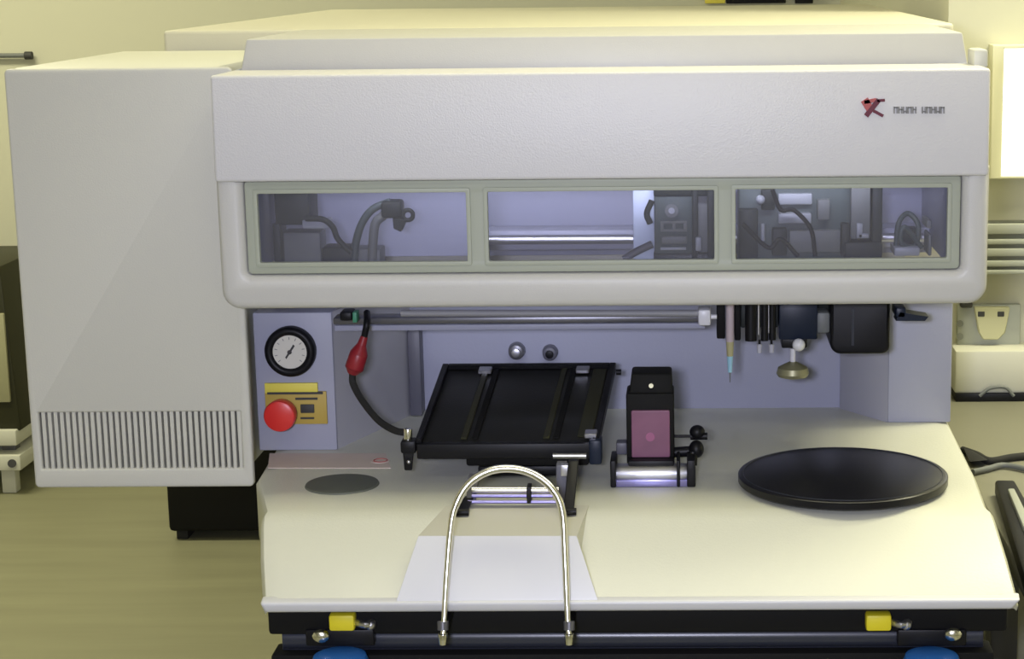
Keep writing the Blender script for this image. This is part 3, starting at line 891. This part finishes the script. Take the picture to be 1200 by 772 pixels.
# ------------------------------------------------------------------ air hose with red fitting
YQ = 2.31
ho = thing('air_hose', 'black hose with a red fitting hanging beside the gauge', 'hose', W(478, 550, 2.2))
ax0, ax1 = W(427, 394, YQ), W(413, 438, YQ)
d = (ax1 - ax0)
MB().cyl(ax0, ax0 + d * .22, .0045, .006, seg=14).cyl(ax0 + d * .22, ax0 + d * .45, .006, .0115, seg=16).cyl(ax0 + d * .45, ax0 + d * .85, .0115, .012, seg=16, bevel=.001).cyl(ax0 + d * .85, ax1, .012, .006, seg=16).build('red_fitting', 'darkred', ho)
MB().tube([W(430, 366, YQ + .02), W(430, 378, YQ), ax0 + Vector((0, 0, 0))], .0042).build('upper_hose', 'black', ho)
MB().tube([ax1, W(414, 450, YQ), W(425, 470, 2.29), W(443, 492, 2.26), W(462, 504, 2.23), W(477, 507, 2.215)], .0044).build('lower_hose', 'rubber', ho)
MB().cyl(W(478, 502, 2.205), W(478, 520, 2.205), .0052, seg=16, bevel=.001).build('metal_ferrule', 'chrome', ho)
MB().pbox(469, 517, 487, 532, 2.195, .022, .003).hexa(
    [W(472, 530, 2.197), W(485, 530, 2.197), W(485, 530, 2.215), W(472, 530, 2.215)],
    [W(474, 551, 2.197), W(483, 551, 2.197), W(483, 551, 2.215), W(474, 551, 2.215)], .001, 1).build('nozzle_block', 'black', ho)
MB().ball(W(479, 541, 2.195), .0025).build('screw', 'steel', ho)

# ------------------------------------------------------------------ chrome hoop at the front
Y0h, Y1h = 1.925, 1.985
hp = [(519, 745), (520, 735), (523, 680), (528, 620), (534, 592), (549, 567), (573, 552), (600, 549), (626, 556), (648, 574), (659, 600), (662, 650), (665, 720), (667, 745)]
def hy(py): return Y0h + (Y1h - Y0h) * (745 - py) / (745 - 549)
hoop = thing('chrome_hoop', 'chrome tube hoop standing in front of the deck lip', 'handle', W(593, 755, Y0h))
MB().tube([W(a_, b_, hy(b_)) for a_, b_ in hp], [.0032, .0034, .0038, .0042, .0045, .0045, .0045, .0042, .0038, .0034, .0032], smooth=8, seg=14).build('hoop_tube', 'chrome', hoop)
for px in (519, 667):
    a, b = W(px, 728, Y0h + .003), W(px, 738, Y0h + .001)
    MB().cyl(a, b, .006).build('collar', 'rod', hoop)
    MB().cyl(W(px, 742, Y0h), W(px, 755, Y0h), .0055, .0045, bevel=.001).build('end_cap', 'chrome', hoop)
    MB().box(a.x - .004, a.x + .004, Y0h + .004, YS - .0105, b.z - .004, b.z + .004, .001).build('lug', 'black', hoop)

# ------------------------------------------------------------------ background, right side
YW = 3.45
zbn = W(1160, 474, WJ - .45).z
bench = thing('side_bench', 'beige workbench behind the machine on the right', 'bench', (W(1250, 500, 3.5).x, 3.5, 0))
zb_t = 0.70
bx0 = W(1135, 500, 3.2).x
bl_ = rx1 + .012
bo = [(.425, 2.2), (2.2, 2.2), (2.2, WJ - .002), (bl_, WJ - .002), (bl_, 2.72), (.425, 2.70)]
MB().hexa([(x, y, zb_t) for x, y in bo], [(x, y, zb_t - .03) for x, y in bo], .003).build('bench_top', 'bench', bench)
for x in (.54, 2.12):
    for y in (2.26, WJ - .08):
        MB().box(x, x + .05, y - .025, y + .025, 0, zb_t - .03, .003).build('leg', 'rod', bench)
yc = G(1160, 470, zb_t).y
case = thing('instrument_case', 'long low cream instrument case with black feet on the bench', 'case', (W(1180, 470, yc).x, yc + .1, zb_t))
a, b = W(1119, 440, yc).x, W(1290, 440, yc).x
zc0, zc1 = W(1160, 461, yc).z, W(1160, 411, yc).z
MB().box(a, b, yc, yc + .08, zc0, zc1, .005).build('case_body', 'cream', case)
MB().box(a + .002, b - .002, yc - .004, yc + .075, zb_t, zc0 + .001, .001).build('black_base', 'black', case)
MB().tube([W(1148, 464, yc - .004), W(1160, 455, yc - .004), W(1178, 454, yc - .004), W(1188, 464, yc - .004)], .003).build('carry_handle', 'modgrey', case)
# three grooved wall trunking
tk_ = thing('wall_trunking', 'grey grooved cable trunking along the wall above the sockets', 'trunking', (W(1180, 320, WJ).x, WJ, W(1180, 322, WJ).z))
YU = WJ - .05
a, b = W(1125, 290, YU).x, 2.4
MB().box(a, b, YU + .004, WJ - .001, W(1180, 321, YU).z, W(1180, 262, YU).z, .002).build('back_channel', 'groove', tk_)
for y0_, y1_ in ((262, 274), (280, 286), (291, 300), (305, 312), (316, 321)):
    MB().box(a, b, YU - .004, YU + .02, W(1180, y1_, YU).z, W(1180, y0_, YU).z, .002).build('cover_strip', 'trunk', tk_)
YZ = WJ - .03
so = thing('wall_socket', 'yellowed double socket plate on the wall below the trunking', 'socket', W(1165, 400, WJ))
MB().pbox(1122, 357, 1196, 405, YZ + .015, .014, .003).build('back_plate', 'trunk', so)
v = [W(1142, 360, YZ), W(1184, 360, YZ), W(1178, 390, YZ), W(1170, 398, YZ), W(1152, 398, YZ), W(1147, 390, YZ)]
MB().hexa(v, [p_ + Vector((0, .014, 0)) for p_ in v], .002, 1).build('plug_top', 'socket', so)
for px, py in ((1150, 368), (1173, 368)):
    MB().pbox(px - 4, py - 3, px + 4, py + 3, YZ - .001, .004, .001).build('hole', 'ink', so)
for px, py in ((1121, 379), (1121, 394)):
    MB().cyl(W(px + 4, py, YZ + .016), W(px + 4, py, YZ + .012), .006).build('screw', 'groove', so)
MB().pbox(1126, 354, 1140, 361, YZ, .02, .003).build('plug_lead', 'ink', so)
# cables and a black case lying on the bench
def bz(px, py, h=.006): return G(px, py, zb_t + h)
tag(MB().tube([bz(1128, 527), bz(1145, 533), bz(1160, 540), bz(1185, 536), bz(1215, 533)], .006).build('cable', 'rubber'), 'thick black cable on the bench, farther of two', 'cable', 'cables on the bench')
tag(MB().tube([bz(1140, 553), bz(1158, 549), bz(1178, 545), bz(1215, 552)], .0045).build('cable', 'modgrey'), 'thin grey cable on the bench, nearer of two', 'cable', 'cables on the bench')
tag(MB().hexa([bz(1129, 525, .012), bz(1140, 528, .012), bz(1158, 539, .012), bz(1136, 541, .012)], [bz(1129, 525, .001), bz(1140, 528, .001), bz(1158, 539, .001), bz(1136, 541, .001)], .002).build('power_plug', 'rubber'), 'small black plug lying on the bench beside the deck corner', 'plug')
zk = zb_t + .024
k0, k1, k2, k3 = G(1166, 562, zk), G(1189, 562, zk), G(1262, 690, zk), G(1205, 690, zk)
bk = thing('black_tray', 'long black tray with a grey rim lying on the bench beside the deck corner', 'tray', ((k0.x + k2.x) / 2, (k0.y + k2.y) / 2, zb_t))
MB().hexa([k3, k2, k1, k0], [(v_.x, v_.y, zb_t + .001) for v_ in (k3, k2, k1, k0)], .004).build('tray_body', 'black', bk)
m0, m1, m2, m3 = G(1181, 572, zk + .006), G(1189, 572, zk + .006), G(1228, 650, zk + .006), G(1213, 650, zk + .006)
MB().hexa([m3, m2, m1, m0], [(v_.x, v_.y, zk - .01) for v_ in (m3, m2, m1, m0)], .002).build('grey_rim', 'trunk', bk)

# ------------------------------------------------------------------ background, left side
YY = 5.15
ct = thing('equipment_cart', 'dark trolley with an olive drawer front at the far left edge', 'cart', (W(-60, 560, YY).x, YY + .2, 0))
xa, xb = W(-170, 450, YY).x, W(10, 450, YY).x
za, zb2 = W(0, 505, YY).z, W(0, 312, YY).z
MB().hexa([(xa, YY, zb2), (xb, YY, zb2), (xb, YY + .4, zb2), (xa, YY + .4, zb2)], [(xa, YY, za), (xb + .025, YY, za), (xb + .025, YY + .4, za), (xa, YY + .4, za)], .006).build('body', 'olive', ct)
MB().pbox(-160, 368, 8, 472, YY - .01, .012, .003).build('drawer_front', 'drawer', ct)
MB().pbox(-165, 505, 19, 523, YY - .02, .42, .004).build('shelf', 'cream', ct)
MB().pbox(-165, 534, 24, 552, YY - .02, .42, .004).build('lower_shelf', 'cream', ct)
MB().cyl(W(14, 543, YY - .02), W(14, 543, YY - .026), .012).build('shelf_knob', 'ink', ct)
for px in (-150, 5):
    x = W(px, 540, YY).x
    MB().box(x - .02, x + .02, YY + .02, YY + .06, 0, W(0, 552, YY).z, .003).build('leg', 'cream', ct)
    MB().box(x - .02, x + .02, YY + .32, YY + .36, 0, W(0, 552, YY).z, .003).build('leg', 'cream', ct)
    MB().box(x - .02, x + .02, YY + .04, YY + .08, W(0, 534, YY).z, W(0, 523, YY).z, .003).build('spacer', 'rod', ct)
# conduit on the wall, upper left
cd_ = thing('wall_conduit', 'thin grey conduit with a dark end on the wall, upper left', 'conduit', W(-40, 66, WB - .02))
MB().cyl(W(-200, 66, WB - .02), W(31, 65, WB - .02), .007).build('conduit_tube', 'modgrey', cd_)
MB().cyl(W(29, 65, WB - .02), W(38, 65, WB - .02), .012, bevel=.002).build('end_cap', 'ink', cd_)
# black case low under the far side
bc = thing('floor_case', 'black case standing on the floor behind the machine, lower left', 'case', (W(270, 600, 4.7).x, 4.8, 0))
a, b = W(196, 600, 4.7).x, W(340, 600, 4.7).x
MB().box(a, b, 4.7, 5.0, .025, .36, .012).build('case_body', 'matte', bc)
for x in (a + .03, b - .03):
    MB().box(x - .015, x + .015, 4.72, 4.98, 0, .026, .002).build('foot', 'rubber', bc)
# wall panel at the top edge
wp = thing('wall_panel', 'black panel with a yellow end on the wall at the top edge', 'panel', W(890, 2, WB - .02))
MB().pbox(851, -30, 921, 4, WB - .03, .028, .002).build('black_panel', 'black', wp)
MB().pbox(932, -30, 953, 4, WB - .03, .028, .002).build('small_panel', 'black', wp)
MB().pbox(826, -30, 850, 4, WB - .03, .028, .002).build('yellow_end', 'lime', wp)
MB().pbox(815, -34, 965, -6, WB - .022, .02, .002).build('backing', 'cream', wp)
